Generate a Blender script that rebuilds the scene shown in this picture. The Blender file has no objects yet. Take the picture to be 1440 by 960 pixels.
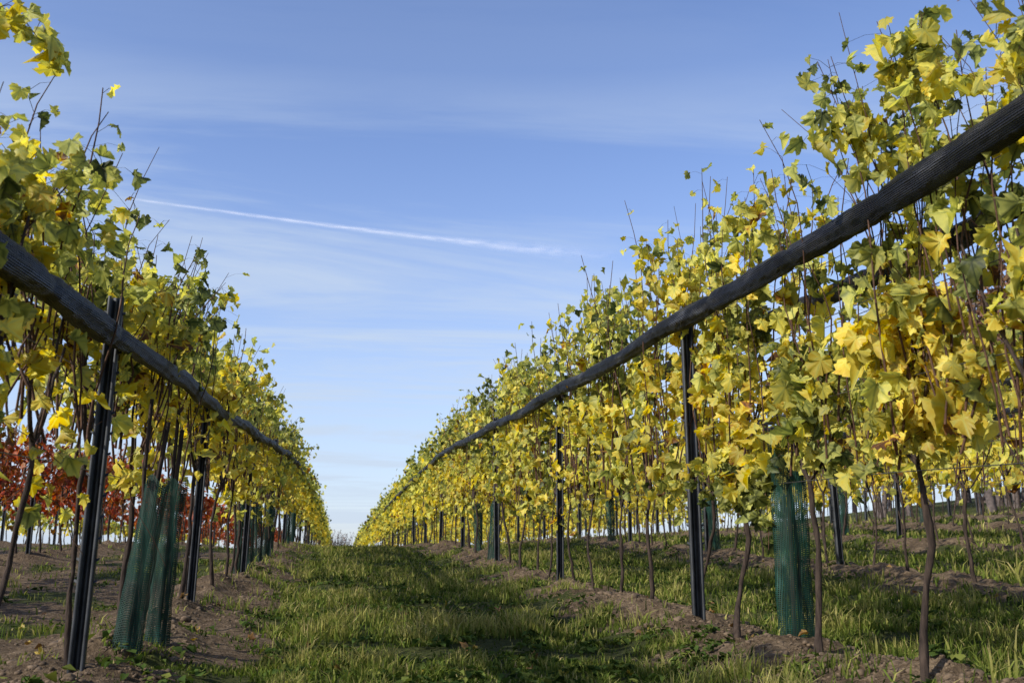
import bpy, math, numpy as np
from mathutils import Vector
rng=np.random.default_rng(7)
scene=bpy.context.scene
scene.view_settings.view_transform='Standard'
scene.view_settings.look='None'
scene.view_settings.exposure=0

# ------------------------------------------------------------------ helpers
def vnoise(x,y,seed=0):
    x=np.asarray(x,float);y=np.asarray(y,float)
    xi=np.floor(x).astype(np.int64);yi=np.floor(y).astype(np.int64)
    xf=x-xi;yf=y-yi
    def h(a,b):
        n=(a*374761393+b*668265263+seed*1442695041)&0x7fffffff
        n=((n^(n>>13))*1274126177)&0x7fffffff
        n=(n^(n>>16))&0xffff
        return n/65535.0
    u=xf*xf*(3-2*xf);v=yf*yf*(3-2*yf)
    return (h(xi,yi)*(1-u)+h(xi+1,yi)*u)*(1-v)+(h(xi,yi+1)*(1-u)+h(xi+1,yi+1)*u)*v
def fbm(x,y,s=1.0,o=3,seed=0):
    r=0;a=1;t=0
    for i in range(o):
        r=r+a*vnoise(np.asarray(x)*s*2**i+17.3*i,np.asarray(y)*s*2**i+9.1*i,seed+i);t+=a;a*=.5
    return r/t
def norm(v):
    return v/np.maximum(np.linalg.norm(v,axis=-1,keepdims=True),1e-9)

def mesh_obj(name,V,F,mat,parent=None,attrs=None,smooth=False,vec=None):
    if not isinstance(F,list): F=[F]
    F=[f for f in F if len(f)]
    me=bpy.data.meshes.new(name)
    V=np.ascontiguousarray(V,dtype=np.float32)
    me.vertices.add(len(V)); me.vertices.foreach_set('co',V.ravel())
    nl=sum(f.size for f in F); npol=sum(len(f) for f in F)
    me.loops.add(nl); me.loops.foreach_set('vertex_index',np.concatenate([f.ravel() for f in F]).astype(np.int32))
    me.polygons.add(npol)
    st=[];o=0
    for f in F:
        k=f.shape[1]; st.append(o+np.arange(len(f))*k); o+=f.size
    me.polygons.foreach_set('loop_start',np.concatenate(st).astype(np.int32))
    me.update(calc_edges=True)
    if smooth: me.polygons.foreach_set('use_smooth',np.ones(npol,dtype=bool))
    if attrs is not None:
        a=me.color_attributes.new('Col','FLOAT_COLOR','POINT')
        a.data.foreach_set('color',np.ascontiguousarray(attrs,dtype=np.float32).ravel())
    if vec is not None:
        a=me.attributes.new('luv','FLOAT_VECTOR','POINT')
        a.data.foreach_set('vector',np.ascontiguousarray(vec,dtype=np.float32).ravel())
    me.materials.append(mat)
    ob=bpy.data.objects.new(name,me); scene.collection.objects.link(ob)
    if parent: ob.parent=parent
    return ob
def empty(name,loc=(0,0,0)):
    e=bpy.data.objects.new(name,None); e.empty_display_size=.2; scene.collection.objects.link(e); return e

def tubes(P,R,sides,ax):
    n,k,_=P.shape
    a=np.arange(sides)*2*np.pi/sides
    A=np.array({'xy':[1,0,0],'xz':[1,0,0],'yz':[0,1,0]}[ax],float);B=np.array({'xy':[0,1,0],'xz':[0,0,1],'yz':[0,0,1]}[ax],float)
    off=np.cos(a)[:,None]*A+np.sin(a)[:,None]*B
    V=P[:,:,None,:]+R[:,:,None,None]*off[None,None]
    idx=np.arange(n*k*sides).reshape(n,k,sides)
    q=np.stack([idx[:,:-1,:],np.roll(idx,-1,2)[:,:-1,:],np.roll(idx,-1,2)[:,1:,:],idx[:,1:,:]],-1).reshape(-1,4)
    return V.reshape(-1,3),q
class Acc:
    def __init__(s): s.V=[];s.F={};s.C=[];s.U=[];s.n=0
    def add(s,V,F,C=None,U=None):
        s.V.append(V)
        for f in (F if isinstance(F,list) else [F]):
            s.F.setdefault(f.shape[1],[]).append(f+s.n)
        if C is not None:s.C.append(C)
        if U is not None:s.U.append(U)
        s.n+=len(V)
    def obj(s,name,mat,parent=None,smooth=False):
        if not s.V: return
        return mesh_obj(name,np.concatenate(s.V),[np.concatenate(v) for v in s.F.values()],mat,parent,
            np.concatenate(s.C) if s.C else None,smooth,np.concatenate(s.U) if s.U else None)

# ------------------------------------------------------------------ materials
def newmat(name):
    m=bpy.data.materials.new(name); m.use_nodes=True
    nt=m.node_tree; nt.nodes.clear()
    return m,nt,nt.nodes,nt.links
def ramp(nd,stops):
    r=nd.new('ShaderNodeValToRGB'); e=r.color_ramp.elements
    while len(e)<len(stops): e.new(.5)
    for i,(p,c) in enumerate(stops):
        e[i].position=p; e[i].color=(*c,1)
    return r
def math_(nd,lk,op,a,b=None,c=None):
    m=nd.new('ShaderNodeMath'); m.operation=op
    for i,v in enumerate((a,b,c)):
        if v is None: continue
        if isinstance(v,(int,float)): m.inputs[i].default_value=v
        else: lk.new(v,m.inputs[i])
    return m.outputs[0]
def leaf_mat(name,stops,trans=.42,veins=True,rough=.5):
    m,nt,nd,lk=newmat(name)
    at=nd.new('ShaderNodeAttribute'); at.attribute_name='Col'
    sp=nd.new('ShaderNodeSeparateColor'); lk.new(at.outputs['Color'],sp.inputs[0])
    h=sp.outputs[0]
    if veins:
        tc=nd.new('ShaderNodeTexCoord')
        no=nd.new('ShaderNodeTexNoise'); no.inputs['Scale'].default_value=34; no.inputs['Detail'].default_value=2
        lk.new(tc.outputs['Object'],no.inputs['Vector'])
        d=math_(nd,lk,'MULTIPLY_ADD',no.outputs['Fac'],.34,-.17)
        h=math_(nd,lk,'ADD',h,d)
        uv=nd.new('ShaderNodeAttribute'); uv.attribute_name='luv'
        sx=nd.new('ShaderNodeSeparateXYZ'); lk.new(uv.outputs['Vector'],sx.inputs[0])
        ang=math_(nd,lk,'ARCTAN2',sx.outputs[0],sx.outputs[1])
        ln=nd.new('ShaderNodeVectorMath'); ln.operation='LENGTH'; lk.new(uv.outputs['Vector'],ln.inputs[0])
        pp=math_(nd,lk,'PINGPONG',ang,.45)
        dist=math_(nd,lk,'MULTIPLY',pp,ln.outputs['Value'])
        mr=nd.new('ShaderNodeMapRange'); lk.new(dist,mr.inputs[0]); mr.inputs[1].default_value=.0; mr.inputs[2].default_value=.08
        mr.inputs[3].default_value=-.16; mr.inputs[4].default_value=.03
        h=math_(nd,lk,'ADD',h,mr.outputs[0])
    r=ramp(nd,stops); lk.new(h,r.inputs[0])
    hs=nd.new('ShaderNodeHueSaturation'); lk.new(r.outputs[0],hs.inputs['Color'])
    v=math_(nd,lk,'MULTIPLY_ADD',sp.outputs[1],.7,.6); lk.new(v,hs.inputs['Value'])
    if veins:
        p=nd.new('ShaderNodeBsdfPrincipled'); lk.new(hs.outputs[0],p.inputs['Base Color'])
        p.inputs['Roughness'].default_value=rough; p.inputs['Specular IOR Level'].default_value=.3
    else:
        p=nd.new('ShaderNodeBsdfDiffuse'); lk.new(hs.outputs[0],p.inputs['Color'])
    t=nd.new('ShaderNodeBsdfTranslucent')
    hs2=nd.new('ShaderNodeHueSaturation'); lk.new(hs.outputs[0],hs2.inputs['Color']); hs2.inputs['Saturation'].default_value=1.12; hs2.inputs['Value'].default_value=1.45
    lk.new(hs2.outputs[0],t.inputs['Color'])
    mx=nd.new('ShaderNodeMixShader'); mx.inputs[0].default_value=trans
    lk.new(p.outputs[0],mx.inputs[1]); lk.new(t.outputs[0],mx.inputs[2])
    o=nd.new('ShaderNodeOutputMaterial'); lk.new(mx.outputs[0],o.inputs[0])
    return m
YEL=[(0.0,(.035,.052,.017)),(.2,(.12,.14,.038)),(.36,(.32,.34,.085)),(.52,(.56,.54,.13)),(.70,(.72,.62,.11)),(.86,(.66,.47,.05)),(.93,(.36,.16,.03)),(1.0,(.12,.06,.03))]
RED=[(0.0,(.07,.045,.015)),(.25,(.28,.12,.03)),(.5,(.38,.07,.022)),(.72,(.24,.028,.016)),(.9,(.55,.24,.04)),(1,(.10,.04,.025))]
M_leaf=leaf_mat('vine_leaf',YEL,.46)
M_leaf_red=leaf_mat('red_vine_leaf',RED,.42)
M_leaf_far=leaf_mat('vine_leaf_far',YEL,.44,False)
M_fallen=leaf_mat('fallen_leaf',[(0,(.22,.2,.04)),(.35,(.45,.35,.05)),(.6,(.28,.16,.05)),(1,(.12,.06,.035))],.15,True)
M_wood_leaf=leaf_mat('woodland_leaf',[(0,(.11,.09,.05)),(.3,(.22,.13,.07)),(.6,(.24,.12,.08)),(.8,(.28,.20,.09)),(1,(.18,.11,.09))],.25,False)
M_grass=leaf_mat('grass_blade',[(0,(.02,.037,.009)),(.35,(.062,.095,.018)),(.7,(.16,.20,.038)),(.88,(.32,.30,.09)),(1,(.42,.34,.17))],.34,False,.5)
M_weed=leaf_mat('weed_leaf',[(0,(.024,.045,.013)),(.6,(.075,.115,.027)),(1,(.18,.20,.045))],.25,False,.5)

def simple_noise_mat(name,c1,c2,scale,rough=.8,metal=0,bump=.3,stretch=(1,1,1),spec=.3):
    m,nt,nd,lk=newmat(name)
    tc=nd.new('ShaderNodeTexCoord'); mp=nd.new('ShaderNodeMapping'); mp.inputs['Scale'].default_value=stretch
    lk.new(tc.outputs['Object'],mp.inputs[0])
    no=nd.new('ShaderNodeTexNoise'); no.inputs['Scale'].default_value=scale; no.inputs['Detail'].default_value=5
    lk.new(mp.outputs[0],no.inputs['Vector'])
    r=ramp(nd,[(.3,c1),(.7,c2)]); lk.new(no.outputs['Fac'],r.inputs[0])
    p=nd.new('ShaderNodeBsdfPrincipled'); lk.new(r.outputs[0],p.inputs['Base Color'])
    p.inputs['Roughness'].default_value=rough; p.inputs['Metallic'].default_value=metal; p.inputs['Specular IOR Level'].default_value=spec
    b=nd.new('ShaderNodeBump'); b.inputs['Strength'].default_value=bump; b.inputs['Distance'].default_value=.01
    lk.new(no.outputs['Fac'],b.inputs['Height']); lk.new(b.outputs[0],p.inputs['Normal'])
    o=nd.new('ShaderNodeOutputMaterial'); lk.new(p.outputs[0],o.inputs[0])
    return m
M_bark=simple_noise_mat('vine_bark',(.018,.012,.009),(.07,.048,.035),60,.9,0,.8,(1,1,.2))
M_cane=simple_noise_mat('cane_bark',(.04,.018,.010),(.11,.055,.028),40,.7,0,.3)
M_post=simple_noise_mat('weathered_steel',(.03,.032,.035),(.09,.095,.10),25,.5,.6,.15,(1,1,.3),.5)
M_wire=simple_noise_mat('trellis_wire_steel',(.12,.12,.12),(.2,.2,.2),30,.4,.8,.05)
M_clod=simple_noise_mat('soil_clod',(.065,.045,.028),(.19,.135,.085),30,.95,0,.5)
M_trunk=simple_noise_mat('tree_bark',(.06,.05,.045),(.16,.125,.11),6,.9,0,.5)

def net_mat():
    m,nt,nd,lk=newmat('rolled_net_fabric')
    uv=nd.new('ShaderNodeAttribute'); uv.attribute_name='luv'
    sx=nd.new('ShaderNodeSeparateXYZ'); lk.new(uv.outputs['Vector'],sx.inputs[0])
    a=math_(nd,lk,'MULTIPLY',sx.outputs[0],46.0)
    ang=math_(nd,lk,'MULTIPLY_ADD',sx.outputs[1],5.0,a)
    s1=math_(nd,lk,'SINE',ang)
    b=math_(nd,lk,'MULTIPLY',sx.outputs[1],420.0); s2=math_(nd,lk,'SINE',b)
    s=math_(nd,lk,'MULTIPLY_ADD',s2,.35,s1)
    no=nd.new('ShaderNodeTexNoise'); no.inputs['Scale'].default_value=16; no.inputs['Detail'].default_value=6
    tc=nd.new('ShaderNodeTexCoord'); mp=nd.new('ShaderNodeMapping'); mp.inputs['Scale'].default_value=(1,.2,1)
    lk.new(tc.outputs['Object'],mp.inputs[0]); lk.new(mp.outputs[0],no.inputs['Vector'])
    h=math_(nd,lk,'MULTIPLY_ADD',no.outputs['Fac'],9.0,s)
    r=ramp(nd,[(.42,(.005,.005,.006)),(.6,(.018,.018,.020)),(.76,(.11,.11,.115))]); 
    f=math_(nd,lk,'MULTIPLY_ADD',s,.06,no.outputs['Fac']); lk.new(f,r.inputs[0])
    p=nd.new('ShaderNodeBsdfPrincipled'); lk.new(r.outputs[0],p.inputs['Base Color']); p.inputs['Roughness'].default_value=.46
    p.inputs['Specular IOR Level'].default_value=.35
    bp=nd.new('ShaderNodeBump'); bp.inputs['Strength'].default_value=.8; bp.inputs['Distance'].default_value=.004
    lk.new(h,bp.inputs['Height']); lk.new(bp.outputs[0],p.inputs['Normal'])
    o=nd.new('ShaderNodeOutputMaterial'); lk.new(p.outputs[0],o.inputs[0]); return m
M_net=net_mat()
def guard_mat():
    m,nt,nd,lk=newmat('green_mesh_guard')
    uv=nd.new('ShaderNodeAttribute'); uv.attribute_name='luv'
    sx=nd.new('ShaderNodeSeparateXYZ'); lk.new(uv.outputs['Vector'],sx.inputs[0])
    s1=math_(nd,lk,'SINE',math_(nd,lk,'MULTIPLY',sx.outputs[0],2*math.pi*40))
    s2=math_(nd,lk,'SINE',math_(nd,lk,'MULTIPLY',sx.outputs[1],2*math.pi*100))
    mx_=math_(nd,lk,'MAXIMUM',s1,s2)
    hole=math_(nd,lk,'LESS_THAN',mx_,.35)
    no=nd.new('ShaderNodeTexNoise'); no.inputs['Scale'].default_value=8; no.inputs['Detail'].default_value=5; no.inputs['Roughness'].default_value=.65
    tc=nd.new('ShaderNodeTexCoord'); mp=nd.new('ShaderNodeMapping'); mp.inputs['Scale'].default_value=(1.6,1.6,.6)
    lk.new(tc.outputs['Object'],mp.inputs[0]); lk.new(mp.outputs[0],no.inputs['Vector'])
    r=ramp(nd,[(.36,(.004,.018,.012)),(.54,(.008,.042,.028)),(.62,(.02,.075,.055)),(.74,(.12,.16,.14))]); lk.new(no.outputs['Fac'],r.inputs[0])
    p=nd.new('ShaderNodeBsdfPrincipled'); lk.new(r.outputs[0],p.inputs['Base Color']); p.inputs['Roughness'].default_value=.55; p.inputs['Specular IOR Level'].default_value=.25
    t=nd.new('ShaderNodeBsdfTransparent')
    mx=nd.new('ShaderNodeMixShader'); lk.new(hole,mx.inputs[0]); lk.new(p.outputs[0],mx.inputs[1]); lk.new(t.outputs[0],mx.inputs[2])
    o=nd.new('ShaderNodeOutputMaterial'); lk.new(mx.outputs[0],o.inputs[0]); return m
M_guard=guard_mat()
def ground_mat():
    m,nt,nd,lk=newmat('ground_soil_and_turf')
    at=nd.new('ShaderNodeAttribute'); at.attribute_name='Col'
    sp=nd.new('ShaderNodeSeparateColor'); lk.new(at.outputs['Color'],sp.inputs[0])
    tc=nd.new('ShaderNodeTexCoord')
    n1=nd.new('ShaderNodeTexNoise'); n1.inputs['Scale'].default_value=2.2; n1.inputs['Detail'].default_value=8; n1.inputs['Roughness'].default_value=.65
    n2=nd.new('ShaderNodeTexNoise'); n2.inputs['Scale'].default_value=26; n2.inputs['Detail'].default_value=6; n2.inputs['Roughness'].default_value=.7
    n3=nd.new('ShaderNodeTexNoise'); n3.inputs['Scale'].default_value=.35; n3.inputs['Detail'].default_value=4
    for n in (n1,n2,n3): lk.new(tc.outputs['Object'],n.inputs['Vector'])
    soil=ramp(nd,[(.34,(.05,.034,.021)),(.5,(.15,.105,.063)),(.66,(.34,.25,.155))])
    f=math_(nd,lk,'MULTIPLY_ADD',n2.outputs['Fac'],.6,math_(nd,lk,'MULTIPLY',n1.outputs['Fac'],.4)); lk.new(f,soil.inputs[0])
    turf=ramp(nd,[(.3,(.03,.036,.013)),(.5,(.07,.08,.023)),(.62,(.12,.12,.038)),(.75,(.18,.14,.068))])
    f2=math_(nd,lk,'MULTIPLY_ADD',n2.outputs['Fac'],.5,math_(nd,lk,'MULTIPLY',n3.outputs['Fac'],.5)); lk.new(f2,turf.inputs[0])
    mx=nd.new('ShaderNodeMix'); mx.data_type='RGBA'
    k=math_(nd,lk,'MULTIPLY_ADD',n2.outputs['Fac'],.8,math_(nd,lk,'ADD',sp.outputs[0],-.40))
    mr=nd.new('ShaderNodeMapRange'); lk.new(k,mr.inputs[0]); mr.inputs[1].default_value=.38; mr.inputs[2].default_value=.62
    lk.new(mr.outputs[0],mx.inputs['Factor']); lk.new(turf.outputs[0],mx.inputs['A']); lk.new(soil.outputs[0],mx.inputs['B'])
    p=nd.new('ShaderNodeBsdfPrincipled'); p.inputs['Roughness'].default_value=.95; p.inputs['Specular IOR Level'].default_value=.1
    lk.new(mx.outputs['Result'],p.inputs['Base Color'])
    b=nd.new('ShaderNodeBump'); b.inputs['Strength'].default_value=1.0; b.inputs['Distance'].default_value=.06
    lk.new(n2.outputs['Fac'],b.inputs['Height']); lk.new(b.outputs[0],p.inputs['Normal'])
    o=nd.new('ShaderNodeOutputMaterial'); lk.new(p.outputs[0],o.inputs[0]); return m
M_ground=ground_mat()

# ------------------------------------------------------------------ terrain
ROWS_R=[2.15,5.2,8.2,11.2,14.2,17.2,20.2]
ROW_L=-1.02
ROWS_RED=[-4.2,-7.3,-10.4]
ALLROWS=np.array(ROWS_RED+[ROW_L]+ROWS_R)
_py=np.linspace(-60,3200,6521)
_pz=np.interp(_py,[-60,0,10,20,30,46,100,160,250,600,1200,3200],[-2.1,0,.36,.84,.93,.93,.9,-.5,-6,-22,-40,-75])
_k=np.exp(-np.linspace(-2.2,2.2,15)**2);_k/=_k.sum()
_pz2=np.convolve(np.pad(_pz,7,mode='edge'),_k,'valid')
_off=np.interp(0,_py,_pz2)
def rowdist(X):
    return np.min(np.abs(np.asarray(X)[...,None]-ALLROWS),-1)
def G(X,Y,detail=True):
    X=np.asarray(X,float);Y=np.asarray(Y,float)
    z=np.interp(Y,_py,_pz2)-_off
    z=z+np.minimum(.06*np.clip(X-3.2,0,24)+.12*np.clip(X-28,0,None),11)
    z=z-np.minimum(.10*np.clip(-X-9,0,None),14)
    if detail:
        d=rowdist(X)
        band=np.exp(-(d/.36)**2)*(Y<165)
        z=z+.09*band+band*.26*(fbm(X,Y,2.6,5,3)-.5)+.08*(fbm(X,Y,.9,4,5)-.5)+(.035+.03*band)*(fbm(X,Y,9,3,6)-.5)*(Y<40)
        z=z-.03*np.exp(-((d-.70)/.2)**2)
    return z
def soil(X,Y):
    d=rowdist(X)
    n=fbm(X,Y,1.5,5,11)
    s=1/(1+np.exp((d-(.43+1.4*(n-.46)))/.08))
    left=(X<-1.2)
    s=np.where(left,np.maximum(s,np.clip((fbm(X,Y,.9,4,21)-.42)*6,0,1)),s)
    s=np.where((X>-12)&(X<22),s,0.0)
    return np.clip(s,0,1)
xs=np.concatenate([-np.geomspace(3200,13,34),np.arange(-12.5,-2.6,.16),np.arange(-2.6,5.8,.033),np.arange(5.8,12,.09),np.arange(12,24,.25),np.geomspace(24,3200,36)])
ys=np.concatenate([-np.geomspace(60,3,12),np.arange(-2.8,2.9,.2),np.arange(2.9,12,.04),np.arange(12,30,.10),np.arange(30,60,.5),np.geomspace(60,3190,60)])
XX,YY=np.meshgrid(xs,ys); ZZ=G(XX,YY)
V=np.stack([XX,YY,ZZ],-1).reshape(-1,3)
ny,nx=XX.shape; idx=np.arange(nx*ny).reshape(ny,nx)
Fq=np.stack([idx[:-1,:-1],idx[:-1,1:],idx[1:,1:],idx[1:,:-1]],-1).reshape(-1,4)
S=soil(XX,YY).reshape(-1)
C=np.stack([S,S,S,np.ones_like(S)],-1)
mesh_obj('ground',V,Fq,M_ground,None,C,True)

# ------------------------------------------------------------------ leaves
def leaf_template(lod):
    if lod==0:
        half=[(.08,-.13),(.22,-.21),(.33,-.17),(.40,-.16),(.47,-.04),(.55,.02),(.50,.12),(.44,.20),(.54,.30),(.60,.44),(.50,.50),(.42,.58),(.28,.60),(.27,.74),(.14,.80)]
    elif lod==1:
        half=[(.18,-.20),(.50,-.08),(.42,.20),(.58,.42),(.28,.60),(.17,.78)]
    else:
        half=[(.44,-.14),(.54,.42)]
    tip=(0,.95)
    pts=[(0,0.0)]+half+[tip]+[(-x,y) for x,y in half[::-1]]
    if lod==2:
        P=np.array([(0,-.05)]+half+[tip]+[(-x,y) for x,y in half[::-1]],float)
        F=np.array([[0,1,2],[0,2,3],[0,3,4],[0,4,5]])
        return P,F
    P=np.array([(0,.18)]+pts,float)
    n=len(pts)
    F=np.array([[0,1+i,1+(i+1)%n] for i in range(n)])
    return P,F
TPL=[leaf_template(i) for i in range(3)]
def leaves(acc,P,size,N,T,hue,lod,curl=1.0):
    n=len(P)
    if n==0:return
    tp,tf=TPL[lod]; k=len(tp)
    N=norm(N); T=norm(T-np.sum(T*N,-1,keepdims=True)*N); Sx=np.cross(T,N)
    squeeze=1-np.abs(rng.normal(0,.22,(n,1)))*min(curl,1)
    x=tp[:,0][None]*np.clip(squeeze,.45,1.1); y=tp[:,1][None]*np.ones((n,1))
    if lod<2:
        x=x*(1+rng.normal(0,.07,(n,k))); y=y+rng.normal(0,.03,(n,k))
    fold=rng.normal(.35,.55,(n,1))*curl; cu=rng.normal(-.5,.6,(n,1))*curl; tw=rng.normal(0,.6,(n,1))*curl
    z=fold*np.abs(x)+cu*(y-.2)**2+tw*x*y+ (rng.normal(0,.075,(n,k)) if lod<2 else 0)
    z[:,0]+= -.03
    V=P[:,None]+size[:,None,None]*(Sx[:,None]*x[...,None]+T[:,None]*y[...,None]+N[:,None]*z[...,None])
    F=(tf[None]+(np.arange(n)*k)[:,None,None]).reshape(-1,3)
    C=np.zeros((n,k,4)); C[...,0]=hue[:,None]; C[...,1]=rng.uniform(0,1,(n,1)); C[...,3]=1
    C[...,0]+=np.where(np.arange(k)==0,0,.06)[None]*rng.uniform(0,1.6,(n,1))
    U=np.zeros((n,k,3)); U[...,0]=tp[:,0]; U[...,1]=tp[:,1]
    acc.add(V.reshape(-1,3),F,C.reshape(-1,4),U.reshape(-1,3))

def hR(y): return np.interp(y,[-5,0,3,3.5,3.75,4.0,4.35,5.4,8,14,200],[2.35,2.35,2.42,2.42,1.92,2.25,2.50,2.64,2.62,2.52,2.48])+.19*(fbm(y,y*0,.9,3,31)-.5)*2
def hL(y): return np.interp(y,[-5,0,2.5,3.1,3.8,6.0,12,27,200],[1.6,1.6,1.62,1.74,1.90,2.04,2.13,2.2,2.3])+.18*(fbm(y,y*0+4,.9,3,33)-.5)*2
def hO(y): return 2.35+.3*(fbm(y,y*0+8,.8,3,35)-.5)*2
VS=.86
def make_row(A_leaf,A_cane,xr,y0,y1,cpm,npc,lod,size,hfun,seed,huebase=.5,spread=1.0,keep=None,canes=True,sides=4,hole=0.0):
    n=int((y1-y0)*cpm)
    if n<=0:return
    cy=rng.uniform(y0,y1,n)
    vc=np.round(cy/VS)*VS
    cy=np.where(rng.uniform(size=n)<.6,vc+rng.normal(0,.22,n),cy)
    g=G(np.full(n,xr),cy,False)
    kind=rng.uniform(size=n)
    tall=kind<.08
    H=hfun(cy)+rng.normal(0,.085,n)+np.where(tall,rng.uniform(.05,.26,n),0)
    low=kind>.91
    zb=rng.uniform(.82,1.2,n)
    H=np.where(low,zb-rng.uniform(.05,.26,n),H)
    short=(kind>.72)&~low
    H=np.where(short,zb+(H-zb)*rng.uniform(.4,.95,n),H)
    bx=rng.normal(0,.05,n)*spread; lx=rng.normal(0,.09,n)*spread; ly=rng.normal(0,.17,n); ax=rng.normal(0,.12,n)*spread
    dr=np.abs(rng.normal(0,.10,n))*(kind>.2)
    ax=np.where(low,np.sign(rng.normal(size=n))*rng.uniform(.05,.2,n),ax)
    def pos(t):
        x=xr+bx[:,None]+lx[:,None]*t+ax[:,None]*t**3+.02*np.sin(9*t+cy[:,None]*40)
        y=cy[:,None]+ly[:,None]*t+.03*np.sin(7*t+cy[:,None]*23)
        z=g[:,None]+zb[:,None]+(H-zb)[:,None]*t-dr[:,None]*t**4
        return np.stack([x,y,z],-1)
    t=np.sort(rng.uniform(0.0,1,(n,npc))**.80,1); t[:,-2:]=1-rng.uniform(0,.06,(n,2))
    P=pos(t); 
    r=rng.uniform(.02,.12,(n,npc))*spread; a=rng.uniform(0,2*np.pi,(n,npc))
    out=np.stack([np.cos(a)*1.15,np.sin(a),rng.normal(0,.35,(n,npc))-.1],-1)
    P2=P+out*r[...,None]
    sz=size*(1-.24*t**3)*rng.uniform(.55,1.35,(n,npc))
    k=rng.uniform(size=(n,npc))<.96
    k&=~(tall[:,None]&(t>.85)&(rng.uniform(size=t.shape)<.75))
    if hole>0:
        hn=fbm(P2[...,1]*4.2,(P2[...,2])*3.4+seed,1,2,seed+9)
        k&=rng.uniform(size=t.shape)<np.clip((hn-.28-.12*hole)*7,1-hole,1)
    if keep is not None:
        k&=rng.uniform(size=t.shape)<keep(P2[...,0],P2[...,1],P2[...,2]-g[:,None])
    P2=P2[k];sz=sz[k];out=out[k];tt=t[k]
    m=len(P2)
    N=norm(out)*1.0+rng.normal(0,.7,(m,3))+np.array([0,0,.25]); 
    T=np.array([0,0,-1.0])+norm(out)*.40+rng.normal(0,.4,(m,3))
    cl=fbm(P2[:,1]*1.0+P2[:,0],P2[:,2],2.2,2,seed)
    hue=huebase+(cl-.5)*.75+rng.normal(0,.16,m)-.30*(tt-.45)
    odd=rng.uniform(size=m); hue=np.where(odd<.025,rng.uniform(.85,1,m),np.clip(hue,.05,.77))
    leaves(A_leaf,P2,sz,N,T,hue,lod)
    if canes and A_cane is not None:
        tt=np.linspace(0,1,9)[None].repeat(n,0)
        Pc=pos(tt); R=np.linspace(.0052,.0016,9)[None].repeat(n,0)*rng.uniform(.8,1.3,(n,1))*(1.0 if lod==0 else 1.2)
        v,f=tubes(Pc,R,sides,'xy'); A_cane.add(v,f)
        if lod==0:
            Pb=P[k]; Pe=P2
            pp=np.stack([Pb,(Pb+Pe)/2+np.array([0,0,.012]),Pe],1)
            v,f=tubes(pp,np.full((len(Pb),3),.0013),3,'xy'); A_cane.add(v,f)

def make_trunks(acc,xr,y0,y1,thick=1.0,seed=0,sides=7):
    cy=np.arange(math.ceil(y0/VS),math.floor(y1/VS)+1)*VS
    cy=cy+rng.normal(0,.09,len(cy)); n=len(cy)
    K=12; t=np.linspace(0,1,K)[None].repeat(n,0)
    g=G(np.full(n,xr),cy)
    h=rng.uniform(.68,.88,n)
    lx=rng.normal(0,.05,n);ly=rng.normal(0,.07,n);ph=rng.uniform(0,6,n)
    am=rng.uniform(.006,.028,n)[:,None]
    x=xr+rng.normal(0,.03,n)[:,None]+lx[:,None]*t+am*np.sin(5.5*t+ph[:,None])+rng.normal(0,.0035,(n,K))
    y=cy[:,None]+ly[:,None]*t+am*np.cos(6.5*t+ph[:,None])+rng.normal(0,.0035,(n,K))
    z=g[:,None]-.06+(h+.06)[:,None]*t
    R=(.015-.004*t+.007*np.exp(-t*14)+.002*rng.normal(size=(n,K)))*rng.uniform(.7,1.2,(n,1))*thick
    v,f=tubes(np.stack([x,y,z],-1),R,sides,'xy'); acc.add(v,f)
    top=np.stack([x[:,-1],y[:,-1],z[:,-1]],-1)
    for s in (-1,1,.35):
        K2=8;u=np.linspace(0,1,K2)[None].repeat(n,0)
        dy=s*rng.uniform(.22,.4,n)[:,None]; dz=rng.uniform(.35,.7,n)[:,None]; dx=rng.normal(0,.05,n)[:,None]
        Pp=np.stack([top[:,0:1]+dx*u,top[:,1:2]+dy*u**.85,top[:,2:3]-.01+dz*u**1.25],-1)+rng.normal(0,.004,(n,K2,3))*np.minimum(u,1)[...,None]
        Rr=(.0105-.006*u)*rng.uniform(.8,1.15,(n,1))*thick
        v,f=tubes(Pp,Rr,6,'xy'); acc.add(v,f)

def new_row(name,xr,segs,hfun,seed,mat,huebase,y1,trunk_to,thick=1.0,far_mat=None):
    e=empty(name)
    AL=Acc();AC=Acc();AT=Acc();AF=Acc()
    for (a,b,cpm,npc,lod,size,keep,canes,hole) in segs:
        make_row(AF if lod==2 else AL,AC,xr,a,b,cpm,npc,lod,size,hfun,seed,huebase,1.0 if abs(xr)<4 else 1.15,keep,canes,4,hole)
    make_trunks(AT,xr,-4,trunk_to,thick)
    AL.obj('leaves',mat,e); AF.obj('distant_leaves',far_mat or M_leaf_far,e); AC.obj('canes',M_cane,e,True); AT.obj('trunks',M_bark,e,True)
    return e
tR=lambda y:np.interp(y,[0,3,6,20,200],[1.90,1.865,1.87,1.89,1.92])
tL=lambda y:np.interp(y,[0,2.7,4.15,5.7,10.3,17.2,28,200],[1.30,1.34,1.39,1.42,1.53,1.68,1.78,1.85])
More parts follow.
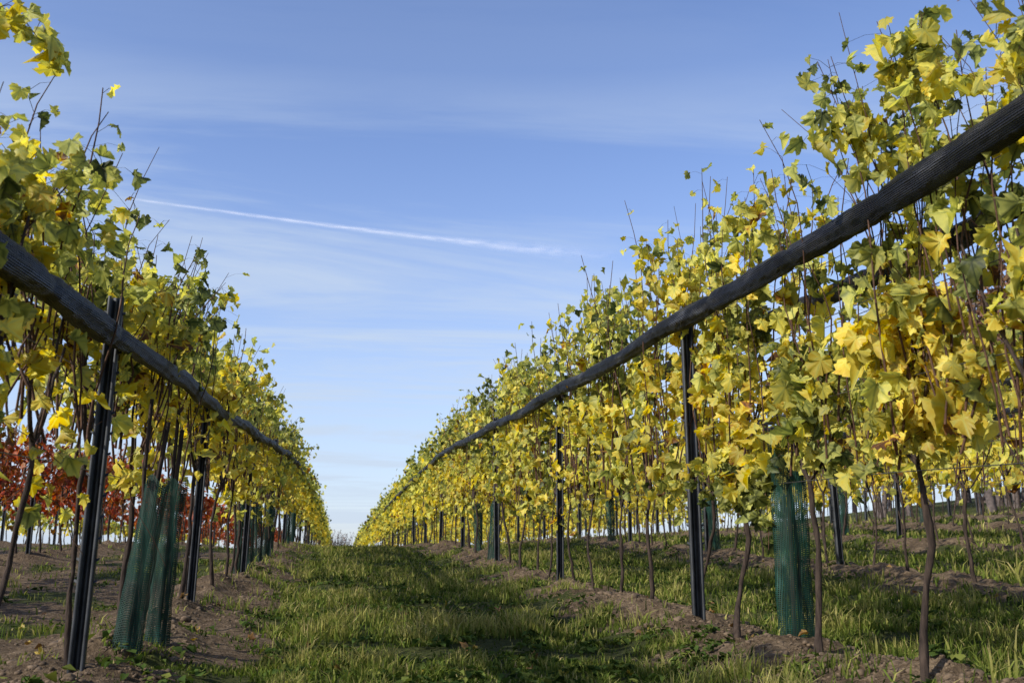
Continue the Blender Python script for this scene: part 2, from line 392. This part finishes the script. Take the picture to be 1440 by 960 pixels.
# the growth is tied back behind the net rolls; left row is open below the roll near the camera
def keepL(x,y,z):
    near=np.clip((13-y)/6,0,1)
    low=np.clip((1.42-z)/.22,0,1)
    front=(x>-.95)&(np.abs(z-tL(y))<.14)
    return (1-near*low*.70)*np.where(front,.08,1)
def keepR(x,y,z):
    front=(x<2.08)&(np.abs(z-tR(y))<.12)
    post=(x<2.06)&(np.abs((y-5.75))<.10)&(z<1.8)
    gap=(y>2.7)&(y<4.1)&(z>1.55)&(z<1.86)
    return (1-.45*np.clip((1.05-z)/.25,0,1))*np.where(front,.12,1)*np.where(post,.3,1)*np.where(gap,.30,1)
keepO=lambda x,y,z:1-.35*np.clip((1.0-z)/.2,0,1)
new_row('grapevine_row',2.15,[(-4,2.4,8,20,1,.085,None,True,0),(2.4,6.5,27,41,0,.080,keepR,True,.72),(6.5,22,23,36,1,.084,keepR,True,.68),(22,60,15,20,2,.11,None,False,.35),(60,165,6,10,2,.17,None,False,0)],hR,41,M_leaf,.55,165,60)
new_row('grapevine_row',ROW_L,[(-4,2.4,8,20,1,.075,None,True,0),(2.4,6.5,29,40,0,.070,keepL,True,.78),(6.5,22,23,34,1,.080,keepL,True,.75),(22,60,15,20,2,.11,None,False,.35),(60,165,6,10,2,.17,None,False,0)],hL,43,M_leaf,.58,165,60)
for i,x in enumerate(ROWS_R[1:]):
    d=[12,10,8,7,6,6][i]
    new_row('grapevine_row',x,[(-4,3,5,12,2,.13,None,False,0),(3,18,d,22,1 if i<1 else 2,.10 if i<1 else .115,keepO,i<3,.65),(18,50,d*.75,15,2,.14,None,False,.4),(50,120,4,9,2,.2,None,False,0)],hO,50+i,M_leaf,.60,120,45)
for i,x in enumerate(ROWS_RED):
    new_row('red_grapevine_row',x,[(-4,6,5,14,2,.11,None,False,0),(6,22,[18,12,6][i],18,1 if i<1 else 2,.09,None,i==0,.6),(22,90,5,12,2,.15,None,False,.3)],lambda y:1.72+.3*(fbm(y,y*0+2,.7,3,77)-.5)*2,60+i,M_leaf_red if i<2 else M_leaf_far,.5,90,40,1.2,M_leaf_red if i<2 else M_leaf_far)

def shoot(pts,n,size,seed,parent,lo=6):
    pts=np.array(pts,float); k=len(pts); t=np.linspace(0,k-1,22)
    P=np.stack([np.interp(t,np.arange(k),pts[:,j]) for j in range(3)],-1)
    P[1:-1]=(P[:-2]+P[1:-1]+P[2:])/3
    A=Acc(); v,f=tubes(P[None],np.linspace(.004,.0015,22)[None],5,'xy'); A.add(v,f)
    q=rng.integers(lo,22,n); out=norm(rng.normal(size=(n,3))); P2=P[q]+out*.05
    pp=np.stack([P[q],(P[q]+P2)/2,P2],1); v,f=tubes(pp,np.full((n,3),.0013),3,'xy');A.add(v,f)
    B=Acc(); leaves(B,P2,size*rng.uniform(.7,1.15,n),out+rng.normal(0,.4,(n,3)),np.array([0,0,-1.])+out*.4,rng.uniform(.3,.75,n),0)
    A.obj('shoot',M_cane,parent,True); B.obj('shoot_leaves',M_leaf,parent)
e=bpy.data.objects['grapevine_row.001']
shoot([(-1.10,2.5,1.4),(-1.12,2.75,2.0),(-1.08,3.05,2.36),(-1.0,3.26,2.28)],24,.075,1,e,12)
e=bpy.data.objects['grapevine_row']
shoot([(2.1,3.1,1.5),(2.05,3.1,2.1),(1.98,3.1,2.4),(1.93,3.05,2.55)],34,.075,2,e)
shoot([(2.1,2.95,1.5),(2.1,3.0,2.1),(2.05,3.05,2.4),(2.03,3.0,2.6)],34,.075,2,e)

# ------------------------------------------------------------------ posts
def post_mesh(h=1.98,w=.062,d=.042,th=.004,lip=.014):
    o=[(-w/2,-d/2),(w/2,-d/2),(w/2,d/2),(w/2-lip,d/2),(w/2-lip,d/2-th),(w/2-th,d/2-th),(w/2-th,-d/2+th),(.010,-d/2+th),(.006,-d/2+th+.008),(-.006,-d/2+th+.008),(-.010,-d/2+th),(-w/2+th,-d/2+th),(-w/2+th,d/2-th),(-w/2+lip,d/2-th),(-w/2+lip,d/2),(-w/2,d/2)]
    o=np.array(o)*np.array([1,-1]); n=len(o)
    zs=[-.1,h]
    V=np.concatenate([np.c_[o,np.full(n,z)] for z in zs])
    F4=np.array([[i,(i+1)%n,n+(i+1)%n,n+i] for i in range(n)])
    a=Acc(); a.add(V,F4)
    for z in np.arange(.45,h-.03,.11):
        for s in (-1,1):
            x0=s*(w/2+.0005);x1=s*(w/2+.012)
            b=np.array([(x0,-.008,z),(x1,-.008,z+.008),(x1,.008,z+.008),(x0,.008,z),(x0,-.008,z+.014),(x1,-.008,z+.02),(x1,.008,z+.02),(x0,.008,z+.014)])
            f=np.array([[0,1,2,3],[4,5,6,7],[0,1,5,4],[3,2,6,7],[1,2,6,5],[0,3,7,4]]); a.add(b,f)
    return a
base=post_mesh().obj('vineyard_post',M_post)
base_me=base.data; first=True
def place_post(x,y,lean=(0,0),rot=0,s=1,hz=1.0):
    global first
    if first: ob=base; first=False
    else:
        ob=bpy.data.objects.new('vineyard_post',base_me); scene.collection.objects.link(ob)
    ob.location=(x,y,float(G(np.array([x]),np.array([y]))[0])-.02); ob.rotation_euler=(lean[0],lean[1],rot); ob.scale=(s,s,hz+float(rng.normal(0,.012)))
for y in [2.1,5.75,9.5,13.4,17.2,21,24.8,28.6,32.4,36.2,40]:
    place_post(2.09,y,(rng.normal(0,.008),rng.normal(0,.008)),rng.normal(-.2,.05),1.15,.97)
for y in [.4,4.2,7.2,11.0,14.8,18.6,22.4,26.2,30.0,33.8,37.6]:
    place_post(-.97,y,(rng.normal(0,.012),.02),rng.normal(.1,.06),.95,.74 if y<9 else .86)
for xr in ROWS_R[1:]:
    for y in np.arange(1.6+rng.uniform(0,1),42,3.85): place_post(xr-.04,y,(rng.normal(0,.015),rng.normal(0,.015)),rng.normal(0,.1),1.05)
for xr in ROWS_RED[:2]:
    for y in np.arange(2+rng.uniform(0,1),36,4.2): place_post(xr,y,(0,0),0,1.0,.8)

# ------------------------------------------------------------------ rolled nets
def net_roll(x,y0,y1,hfun,rad,step,sides,seed,posts=3.8):
    k=int((y1-y0)/step); yy=np.linspace(y0,y1,k)
    sag=.03*np.sin(np.pi*((yy-1.95)%posts)/posts)
    zz=G(np.full(k,x),yy,False)+hfun(yy)-sag+.025*(fbm(yy,yy*0,1.3,3,seed)-.5)
    xx=x+.045*(fbm(yy,yy*0+5,.9,3,seed+3)-.5)
    a=np.arange(sides)*2*np.pi/sides
    Rm=rad*(1+.45*(fbm(yy,yy*0+3,2.2,3,seed+5)-.5))[:,None]*np.ones((1,sides))
    tw=yy*1.2
    AA=a[None]+tw[:,None]*.35
    Rm=Rm*(1+.07*np.sin(3*AA+2*fbm(yy,yy*0,1.1,2,seed)[:,None]*6)+.05*np.sin(7*AA+yy[:,None]*3)+.03*rng.normal(size=Rm.shape))
    tie=np.arange(y0+.4,y1,.95)+rng.normal(0,.08,len(np.arange(y0+.4,y1,.95)))
    dm=np.min(np.abs(yy[:,None]-tie[None]),1) if len(tie)<400 else np.full(k,9.)
    Rm=Rm*(1-.20*np.exp(-(dm/.04)**2))[:,None]
    V=np.stack([xx[:,None]+Rm*np.cos(a),yy[:,None]*np.ones((1,sides)),zz[:,None]+Rm*np.sin(a)*1.05],-1)
    idx=np.arange(k*sides).reshape(k,sides)
    q=np.stack([idx[:-1],np.roll(idx,-1,1)[:-1],np.roll(idx,-1,1)[1:],idx[1:]],-1).reshape(-1,4)
    U=np.zeros((k,sides,3)); U[...,0]=a[None]; U[...,0]=np.where(U[...,0]>np.pi,2*np.pi-U[...,0],U[...,0]); U[...,1]=yy[:,None]
    return mesh_obj('rolled_net',V.reshape(-1,3),q,M_net,None,None,True,U.reshape(-1,3))
net_roll(1.99,-3,60,tR,.051,.03,28,71)
net_roll(1.99,60,165,tR,.05,.6,10,72)
net_roll(2.42,-3,60,lambda y:tR(y)-.05,.05,.05,20,73)
net_roll(-.89,-3,60,tL,.042,.03,28,74)
net_roll(-.89,60,165,tL,.05,.6,10,75)
net_roll(-1.2,-3,60,lambda y:tL(y)+.08,.035,.05,16,76)
for i,xr in enumerate(ROWS_R[1:4]):
    net_roll(xr-.15,-3,100,lambda y:y*0+1.75,.042,.12,12,80+i)
    net_roll(xr+.2,-3,100,lambda y:y*0+1.7,.04,.2,10,90+i)

# ------------------------------------------------------------------ wires
A=Acc()
def wire(x,h,y0=-3,y1=110,r=.002):
    yy=np.arange(y0,y1,.95); P=np.stack([np.full(len(yy),x),yy,G(np.full(len(yy),x),yy,False)+h-.012*np.abs(np.sin(yy*.82))],-1)[None]
    v,f=tubes(P,np.full((1,len(yy)),r),4,'xz'); A.add(v,f)
for xr in [2.15,ROW_L]+ROWS_R[1:4]+ROWS_RED[:2]:
    for h,dx in ((.85,0),(1.2,.05),(1.2,-.05),(1.55,.05),(1.55,-.05),(1.85,.05),(1.85,-.05)):
        if xr<0 and h>1.5: continue
        wire(xr+dx,h)
A.obj('trellis_wires',M_wire)

# ------------------------------------------------------------------ guards
def guard(x,y,h,r,lean=(0,0)):
    k=26;sd=30
    u=np.linspace(0,1,k);a=np.arange(sd)*2*np.pi/sd
    ph=rng.uniform(0,6); 
    R=r*(1+.12*np.sin(2*a[None]+ph+u[:,None]*2)+.10*np.sin(5*a[None]+ph*2+u[:,None]*6)+.32*(fbm(u[:,None]*6+ph,a[None]*1.0,1,3,int(ph*100))-.5)+.18*np.exp(-(u[:,None])*9)+.12*(u[:,None])**6)
    z=h*u[:,None]+ .03*np.sin(3*a[None]+ph)*u[:,None]
    V=np.stack([R*np.cos(a)+lean[0]*u[:,None]*h,R*np.sin(a)*.85+lean[1]*u[:,None]*h,z],-1)
    idx=np.arange(k*sd).reshape(k,sd)
    q=np.stack([idx[:-1],np.roll(idx,-1,1)[:-1],np.roll(idx,-1,1)[1:],idx[1:]],-1).reshape(-1,4)
    U=np.zeros((k,sd,3));U[...,0]=np.minimum(a,2*np.pi-a)[None]/np.pi*.6;U[...,1]=u[:,None]*h
    ob=mesh_obj('vine_guard',V.reshape(-1,3),q,M_guard,None,None,True,U.reshape(-1,3))
    ob.location=(x,y,float(G(np.array([x]),np.array([y]))[0])-.03)
    S_=Acc(); P=np.array([[(0,0,0),(lean[0]*.5,lean[1]*.5,.5),(lean[0]*1.05,lean[1]*1.05,1.05)]],float)
    v,f=tubes(P,np.full((1,3),.011),6,'xy');S_.add(v,f)
    P=np.array([[(.03,.02,0),(.045,.0,.4),(.02,.01,.8),(.03,0,1.15)]],float);v,f=tubes(P,np.full((1,4),.009),6,'xy');S_.add(v,f)
    S_.obj('stake',M_bark,ob)
guard(2.20,4.72,.98,.076,(.01,-.02))
guard(-.90,4.75,.78,.052,(.10,.03)); guard(-.84,5.15,.78,.048,(.05,.0))
for y in (11.2,12.0,13.0,14.6,15.8,20,21): guard(-1.0+rng.normal(0,.03),y,.82,.065,(rng.normal(0,.04),rng.normal(0,.04)))
for y in (13.9,15.9): guard(2.12+rng.normal(0,.03),y,.85,.07,(rng.normal(0,.05),rng.normal(0,.05)))
for x,y in ((5.2,13.5),(5.2,19),(8.2,15.5),(8.2,22),(11.2,18)): guard(x,y,.85,.07,(rng.normal(0,.05),0))

# ------------------------------------------------------------------ grass
def grass(acc,x0,x1,y0,y1,n,hs,pw=1.6,wmul=1.0):
    u=rng.uniform(size=n)
    a=1-pw
    Y=(y0**a+u*(y1**a-y0**a))**(1/a)
    X=rng.uniform(x0,x1,n)
    s=soil(X,Y)
    cl=fbm(X,Y,1.3,3,101); cl2=fbm(X,Y,5,2,102); cl3=fbm(X,Y,.6,3,103)
    tuft=(fbm(X,Y,3.2,2,104)>.62)
    k=(rng.uniform(size=n)<(1-s*np.where(tuft,.55,.97))*np.clip(cl2*3.8-1.25+(cl3-.5)*2.4,.07,1))
    X=X[k];Y=Y[k];cl=cl[k];cl2=cl2[k];n=len(X)
    Z=G(X,Y)-.005
    L=hs*rng.uniform(.35,1.4,n)*(.35+1.7*np.clip(cl*1.7-.45,0,1.2))*(.4+1.2*cl2)
    W=rng.uniform(.0014,.0028,n)*(1+Y/6)*wmul
    a=rng.uniform(0,2*np.pi,n); lean=np.abs(rng.normal(.5,.45,n))
    d=np.stack([np.cos(a),np.sin(a),0*a],-1); b=rng.uniform(0,2*np.pi,n); w=np.stack([np.cos(b),np.sin(b),0*b],-1)*W[:,None]
    P=np.stack([X,Y,Z],-1); up=np.array([0,0,1.])
    m=P+up*(L*.55)[:,None]+d*(L*lean*.3)[:,None]; t=P+up*(L*np.clip(1-.25*lean,.2,1))[:,None]+d*(L*lean)[:,None]
    V=np.stack([P-w,P+w,m-w*.8,m+w*.8,t],1).reshape(-1,3)
    i=(np.arange(n)*5)[:,None]
    F=np.concatenate([i+np.array([[0,1,3]]),i+np.array([[0,3,2]]),i+np.array([[2,3,4]])])
    hue=np.clip(.53+(cl2-.5)*1.1+(cl-.5)*.8+rng.normal(0,.14,n),0,.88); hue=np.where(rng.uniform(size=n)<.08,rng.uniform(.85,1,n),hue)
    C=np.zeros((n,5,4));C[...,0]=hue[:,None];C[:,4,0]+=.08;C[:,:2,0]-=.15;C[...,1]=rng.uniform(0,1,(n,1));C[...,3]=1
    acc.add(V,F,C.reshape(-1,4))
A=Acc()
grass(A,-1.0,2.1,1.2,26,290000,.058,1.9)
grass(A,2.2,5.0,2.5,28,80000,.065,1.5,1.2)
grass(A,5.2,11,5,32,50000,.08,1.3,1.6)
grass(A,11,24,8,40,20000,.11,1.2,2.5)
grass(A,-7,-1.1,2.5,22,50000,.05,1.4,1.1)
A.obj('grass',M_grass)
A=Acc()
n=620; Y=(1.5**-.6+rng.uniform(size=n)*(22**-.6-1.5**-.6))**(1/-.6); X=rng.uniform(-1.1,2.0,n); 
n2=260; Y=np.concatenate([Y,rng.uniform(3,16,n2)]); X=np.concatenate([X,np.where(rng.uniform(size=n2)<.7,rng.uniform(2.2,5.2,n2),rng.uniform(-4,-1.1,n2))])
for x,y in zip(X,Y):
    if soil(np.array([x]),np.array([y]))[0]>.97 and rng.uniform()<.75: continue
    m=rng.integers(9,26); a=rng.uniform(0,2*np.pi,m); r=rng.uniform(.0,.11,m)
    px=x+r*np.cos(a);py=y+r*np.sin(a); pz=G(px,py)+rng.uniform(.01,.04,m)
    o=np.stack([np.cos(a),np.sin(a),0*a],-1)
    leaves(A,np.stack([px,py,pz],-1),rng.uniform(.018,.05,m),np.array([0,0,1.])+o*.5*rng.normal(.5,.4,(m,1)),o+np.array([0,0,.3]),np.clip(rng.normal(.5,.25,m),0,1),2,.8)
A.obj('weeds',M_weed)
A=Acc(); n=420
Y=(1.5**-.4+rng.uniform(size=n)*(24**-.4-1.5**-.4))**(1/-.4); X=rng.uniform(-3.5,6,n)
Z=G(X,Y)+rng.uniform(.008,.03,n)
up=np.array([0,0,1.])+rng.normal(0,.35,(n,3)); T=rng.normal(size=(n,3))*np.array([1,1,.1])
leaves(A,np.stack([X,Y,Z],-1),rng.uniform(.025,.055,n),up,T,np.clip(rng.normal(.62,.28,n),0,1),1,1.3)
A.obj('fallen_leaves',M_fallen)
A=Acc()
ph=(1+5**.5)/2
ico=norm(np.array([(-1,ph,0),(1,ph,0),(-1,-ph,0),(1,-ph,0),(0,-1,ph),(0,1,ph),(0,-1,-ph),(0,1,-ph),(ph,0,-1),(ph,0,1),(-ph,0,-1),(-ph,0,1)],float))
icf=np.array([(0,11,5),(0,5,1),(0,1,7),(0,7,10),(0,10,11),(1,5,9),(5,11,4),(11,10,2),(10,7,6),(7,1,8),(3,9,4),(3,4,2),(3,2,6),(3,6,8),(3,8,9),(4,9,5),(2,4,11),(6,2,10),(8,6,7),(9,8,1)])
n=28000
Y=(2.0**-.5+rng.uniform(size=n)*(20**-.5-2.0**-.5))**(1/-.5)
c=rng.choice([2.15,ROW_L,5.2,-2.6,-4.2],n,p=[.40,.30,.12,.10,.08]); X=c+rng.normal(0,.34,n)*np.where(c==-2.6,2.5,1)
k=soil(X,Y)>.3; X=X[k];Y=Y[k];n=len(X)
R=np.clip(np.exp(rng.normal(-5.15,.65,n)),.002,.032)*(1+Y/30); Z=G(X,Y)-R*.25
V=ico[None]*(1+rng.normal(0,.20,(n,12,1)))*np.array([1,1,.65])
V=np.stack([X,Y,Z],-1)[:,None]+V*R[:,None,None]
A.add(V.reshape(-1,3),(icf[None]+(np.arange(n)*12)[:,None,None]).reshape(-1,3)); A.obj('soil_clods',M_clod)

# ------------------------------------------------------------------ woodland on the right slope
A=Acc();B=Acc()
spots=[]
for i in range(48):
    x=rng.uniform(28,58);y=x*rng.uniform(.9,1.95); spots.append((x,y))
for x,y in spots:
    h=rng.uniform(12,16.5); g=float(G(np.array([x]),np.array([y]),False)[0])
    K=8;u=np.linspace(0,1,K); P=np.stack([x+.3*np.sin(u*4+x),y+.3*np.cos(u*3+y)-.3,g-.2+h*.9*u],-1)[None]
    v,f=tubes(P,(.18*(1-u)+.03)[None],7,'xy');A.add(v,f)
    nl=22
    u0=rng.uniform(.15,.92,nl); a=rng.uniform(0,6.28,nl); L=rng.uniform(1.6,3.6,nl)*(1.15-u0*.7)
    s=np.linspace(0,1,5)[None]
    P=np.stack([x+.3*np.sin(u0*4+x)[:,None]+np.cos(a)[:,None]*L[:,None]*s,y-.3+.3*np.cos(u0*3+y)[:,None]+np.sin(a)[:,None]*L[:,None]*s,g+h*.9*u0[:,None]+L[:,None]*.7*s**1.3],-1)
    v,f=tubes(P,(.05*(1-s)+.012)*np.ones((nl,1)),5,'xy');A.add(v,f)
    m=1000; q=rng.integers(0,nl,m); w=rng.integers(1,5,m); Pn=P[q,w]+rng.normal(0,.55,(m,3))*np.array([1,1,.8])
    leaves(B,Pn,rng.uniform(.15,.32,m),rng.normal(size=(m,3)),rng.normal(size=(m,3)),np.clip(rng.normal(.3+.5*vnoise(x*.2,y*.2,5),.15,m),0,1),2)
w=empty('autumn_woodland'); A.obj('tree_trunks',M_trunk,w,True); B.obj('tree_foliage',M_wood_leaf,w)

A=Acc(); n=170; g=float(G(np.array([-.3]),np.array([95.]),False)[0])
s=np.linspace(0,1,6)[None]; a=rng.uniform(0,6.28,n)[:,None]; L=rng.uniform(.6,2.3,n)[:,None]; bx=rng.normal(-.3,1.0,n)[:,None]
P=np.stack([bx+np.cos(a)*L*.4*s+.05*rng.normal(size=(n,6)),95+np.sin(a)*L*.4*s,g+L*s],-1); v,f=tubes(P,(.02*(1-s)+.008)*np.ones((n,1)),4,'xy');A.add(v,f)
sh=A.obj('bare_shrub',M_trunk)
B=Acc(); m=500; q=rng.integers(0,n,m);ww=rng.integers(2,6,m); leaves(B,P[q,ww]+rng.normal(0,.08,(m,3)),rng.uniform(.06,.13,m),rng.normal(size=(m,3)),rng.normal(size=(m,3)),rng.uniform(0,.6,m),2)
B.obj('shrub_leaves',M_wood_leaf,sh)

# ------------------------------------------------------------------ contrail
a=np.array([-1950.,8450.,3000.]);b=np.array([2750.,9430.,3000.])
k=120;u=np.linspace(0,1,k); mid=a[None]+(b-a)[None]*u[:,None]; mid[:,1]+= 90*np.sin(u*np.pi)
dirv=norm((b-a)[None])[0]; side=np.cross(dirv,[0,0,1.])
wd=np.interp(u,[0,.3,.6,.8,1],[45,75,125,280,380])
vs=np.linspace(-1,1,9)
V=mid[:,None]+side[None,None]*(wd[:,None]*vs[None])[...,None]
idx=np.arange(k*9).reshape(k,9); q=np.stack([idx[:-1,:-1],idx[:-1,1:],idx[1:,1:],idx[1:,:-1]],-1).reshape(-1,4)
U=np.zeros((k,9,3));U[...,0]=u[:,None];U[...,1]=vs[None]
m,nt,nd,lk=newmat('contrail_ice')
uv=nd.new('ShaderNodeAttribute'); uv.attribute_name='luv'; sx=nd.new('ShaderNodeSeparateXYZ'); lk.new(uv.outputs['Vector'],sx.inputs[0])
mp=nd.new('ShaderNodeMapping'); mp.inputs['Scale'].default_value=(28,1.6,1); lk.new(uv.outputs['Vector'],mp.inputs[0])
no=nd.new('ShaderNodeTexNoise'); no.inputs['Scale'].default_value=1; no.inputs['Detail'].default_value=5; lk.new(mp.outputs[0],no.inputs['Vector'])
ab=math_(nd,lk,'ABSOLUTE',sx.outputs[1]); e1=math_(nd,lk,'SUBTRACT',1.0,ab); e2=math_(nd,lk,'POWER',e1,1.5)
ar=ramp(nd,[(0,(0,0,0)),(.04,(.45,)*3),(.3,(.75,)*3),(.6,(.6,)*3),(.85,(.35,)*3),(1,(0,0,0))]); lk.new(sx.outputs[0],ar.inputs[0])
al=math_(nd,lk,'MULTIPLY',e2,ar.outputs[0]); nn=math_(nd,lk,'MULTIPLY_ADD',no.outputs['Fac'],2.4,-.50); nn=math_(nd,lk,'MAXIMUM',nn,0.0)
al=math_(nd,lk,'MINIMUM',math_(nd,lk,'MULTIPLY',al,nn),.6)
df=nd.new('ShaderNodeBsdfDiffuse'); df.inputs[0].default_value=(.85,.85,.85,1); tl=nd.new('ShaderNodeBsdfTranslucent'); tl.inputs[0].default_value=(.85,.85,.85,1)
ad=nd.new('ShaderNodeMixShader'); lk.new(df.outputs[0],ad.inputs[1]);lk.new(tl.outputs[0],ad.inputs[2]); ad.inputs[0].default_value=.85
tr=nd.new('ShaderNodeBsdfTransparent'); mx=nd.new('ShaderNodeMixShader'); lk.new(al,mx.inputs[0]);lk.new(tr.outputs[0],mx.inputs[1]);lk.new(ad.outputs[0],mx.inputs[2])
o=nd.new('ShaderNodeOutputMaterial'); lk.new(mx.outputs[0],o.inputs[0])
mesh_obj('contrail',V.reshape(-1,3),q,m,None,None,True,U.reshape(-1,3))

# ------------------------------------------------------------------ sun + sky
Sd=Vector((-.76,-.32,.54)).normalized()
sun=bpy.data.lights.new('sun','SUN'); sun.energy=5.0; sun.angle=math.radians(.5); sun.color=(1,.95,.86)
so=bpy.data.objects.new('sun',sun); so.rotation_euler=Sd.to_track_quat('Z','Y').to_euler(); so.location=(-20,-10,20); scene.collection.objects.link(so)
w=bpy.data.worlds.new('World'); scene.world=w; w.use_nodes=True; nt=w.node_tree; nd=nt.nodes; lk=nt.links; nd.clear()
sk=nd.new('ShaderNodeTexSky'); sk.sky_type='NISHITA'; sk.sun_disc=False; sk.sun_elevation=math.asin(Sd.z); sk.sun_rotation=math.atan2(Sd.x,Sd.y)
sk.altitude=200; sk.air_density=1.0; sk.dust_density=.8; sk.ozone_density=1.6
tint=nd.new('ShaderNodeMix'); tint.data_type='RGBA'; tint.blend_type='MULTIPLY'; tint.inputs['Factor'].default_value=1; lk.new(sk.outputs[0],tint.inputs['A']); tint.inputs['B'].default_value=(1.45,1.46,1.76,1)
tc=nd.new('ShaderNodeTexCoord'); sx=nd.new('ShaderNodeSeparateXYZ'); lk.new(tc.outputs['Generated'],sx.inputs[0])
zc=math_(nd,lk,'ADD',math_(nd,lk,'MAXIMUM',sx.outputs[2],0.0),.10)
px=math_(nd,lk,'DIVIDE',sx.outputs[0],zc); py=math_(nd,lk,'DIVIDE',sx.outputs[1],zc)
cb=nd.new('ShaderNodeCombineXYZ'); lk.new(px,cb.inputs[0]); lk.new(py,cb.inputs[1])
mp=nd.new('ShaderNodeMapping'); mp.inputs['Scale'].default_value=(.45,1.7,1); mp.inputs['Rotation'].default_value=(0,0,math.radians(-9)); mp.inputs['Location'].default_value=(1.3,.4,0)
lk.new(cb.outputs[0],mp.inputs[0])
no=nd.new('ShaderNodeTexNoise'); no.inputs['Scale'].default_value=1.0; no.inputs['Detail'].default_value=8; no.inputs['Roughness'].default_value=.6; no.inputs['Distortion'].default_value=.8
lk.new(mp.outputs[0],no.inputs['Vector'])
mr=nd.new('ShaderNodeMapRange'); mr.interpolation_type='SMOOTHSTEP'; lk.new(no.outputs['Fac'],mr.inputs[0]); mr.inputs[1].default_value=.42; mr.inputs[2].default_value=.66; mr.inputs[4].default_value=.6
hz=nd.new('ShaderNodeMapRange'); lk.new(sx.outputs[2],hz.inputs[0]); hz.inputs[1].default_value=.36; hz.inputs[2].default_value=.46; hz.inputs[3].default_value=1; hz.inputs[4].default_value=.12
fc=math_(nd,lk,'MULTIPLY',mr.outputs[0],hz.outputs[0])
hv=nd.new('ShaderNodeMapRange'); hv.interpolation_type='SMOOTHSTEP'; lk.new(sx.outputs[2],hv.inputs[0]); hv.inputs[1].default_value=0; hv.inputs[2].default_value=.42; hv.inputs[3].default_value=.55; hv.inputs[4].default_value=0
fc=math_(nd,lk,'ADD',fc,hv.outputs[0]); fc=math_(nd,lk,'MINIMUM',fc,.85)
mx=nd.new('ShaderNodeMix'); mx.data_type='RGBA'; lk.new(fc,mx.inputs['Factor']); lk.new(tint.outputs['Result'],mx.inputs['A']); mx.inputs['B'].default_value=(5.0,5.9,7.2,1)
bg=nd.new('ShaderNodeBackground'); bg.inputs[1].default_value=.12; lk.new(mx.outputs['Result'],bg.inputs[0])
o=nd.new('ShaderNodeOutputWorld'); lk.new(bg.outputs[0],o.inputs[0])

# ------------------------------------------------------------------ camera
cam=bpy.data.cameras.new('camera'); cam.lens=35; cam.sensor_width=36; cam.clip_end=30000; cam.clip_start=.05
cam.dof.use_dof=True; cam.dof.focus_distance=6.0; cam.dof.aperture_fstop=5.6
co=bpy.data.objects.new('camera',cam); scene.collection.objects.link(co)
co.location=(0,0,.65+float(G(np.array([0.]),np.array([0.]))[0]))
co.rotation_euler=(math.radians(90+12.3),0,math.radians(-9.7)); scene.camera=co
print('VERTS',sum(len(o.data.vertices) for o in scene.objects if o.type=='MESH'))
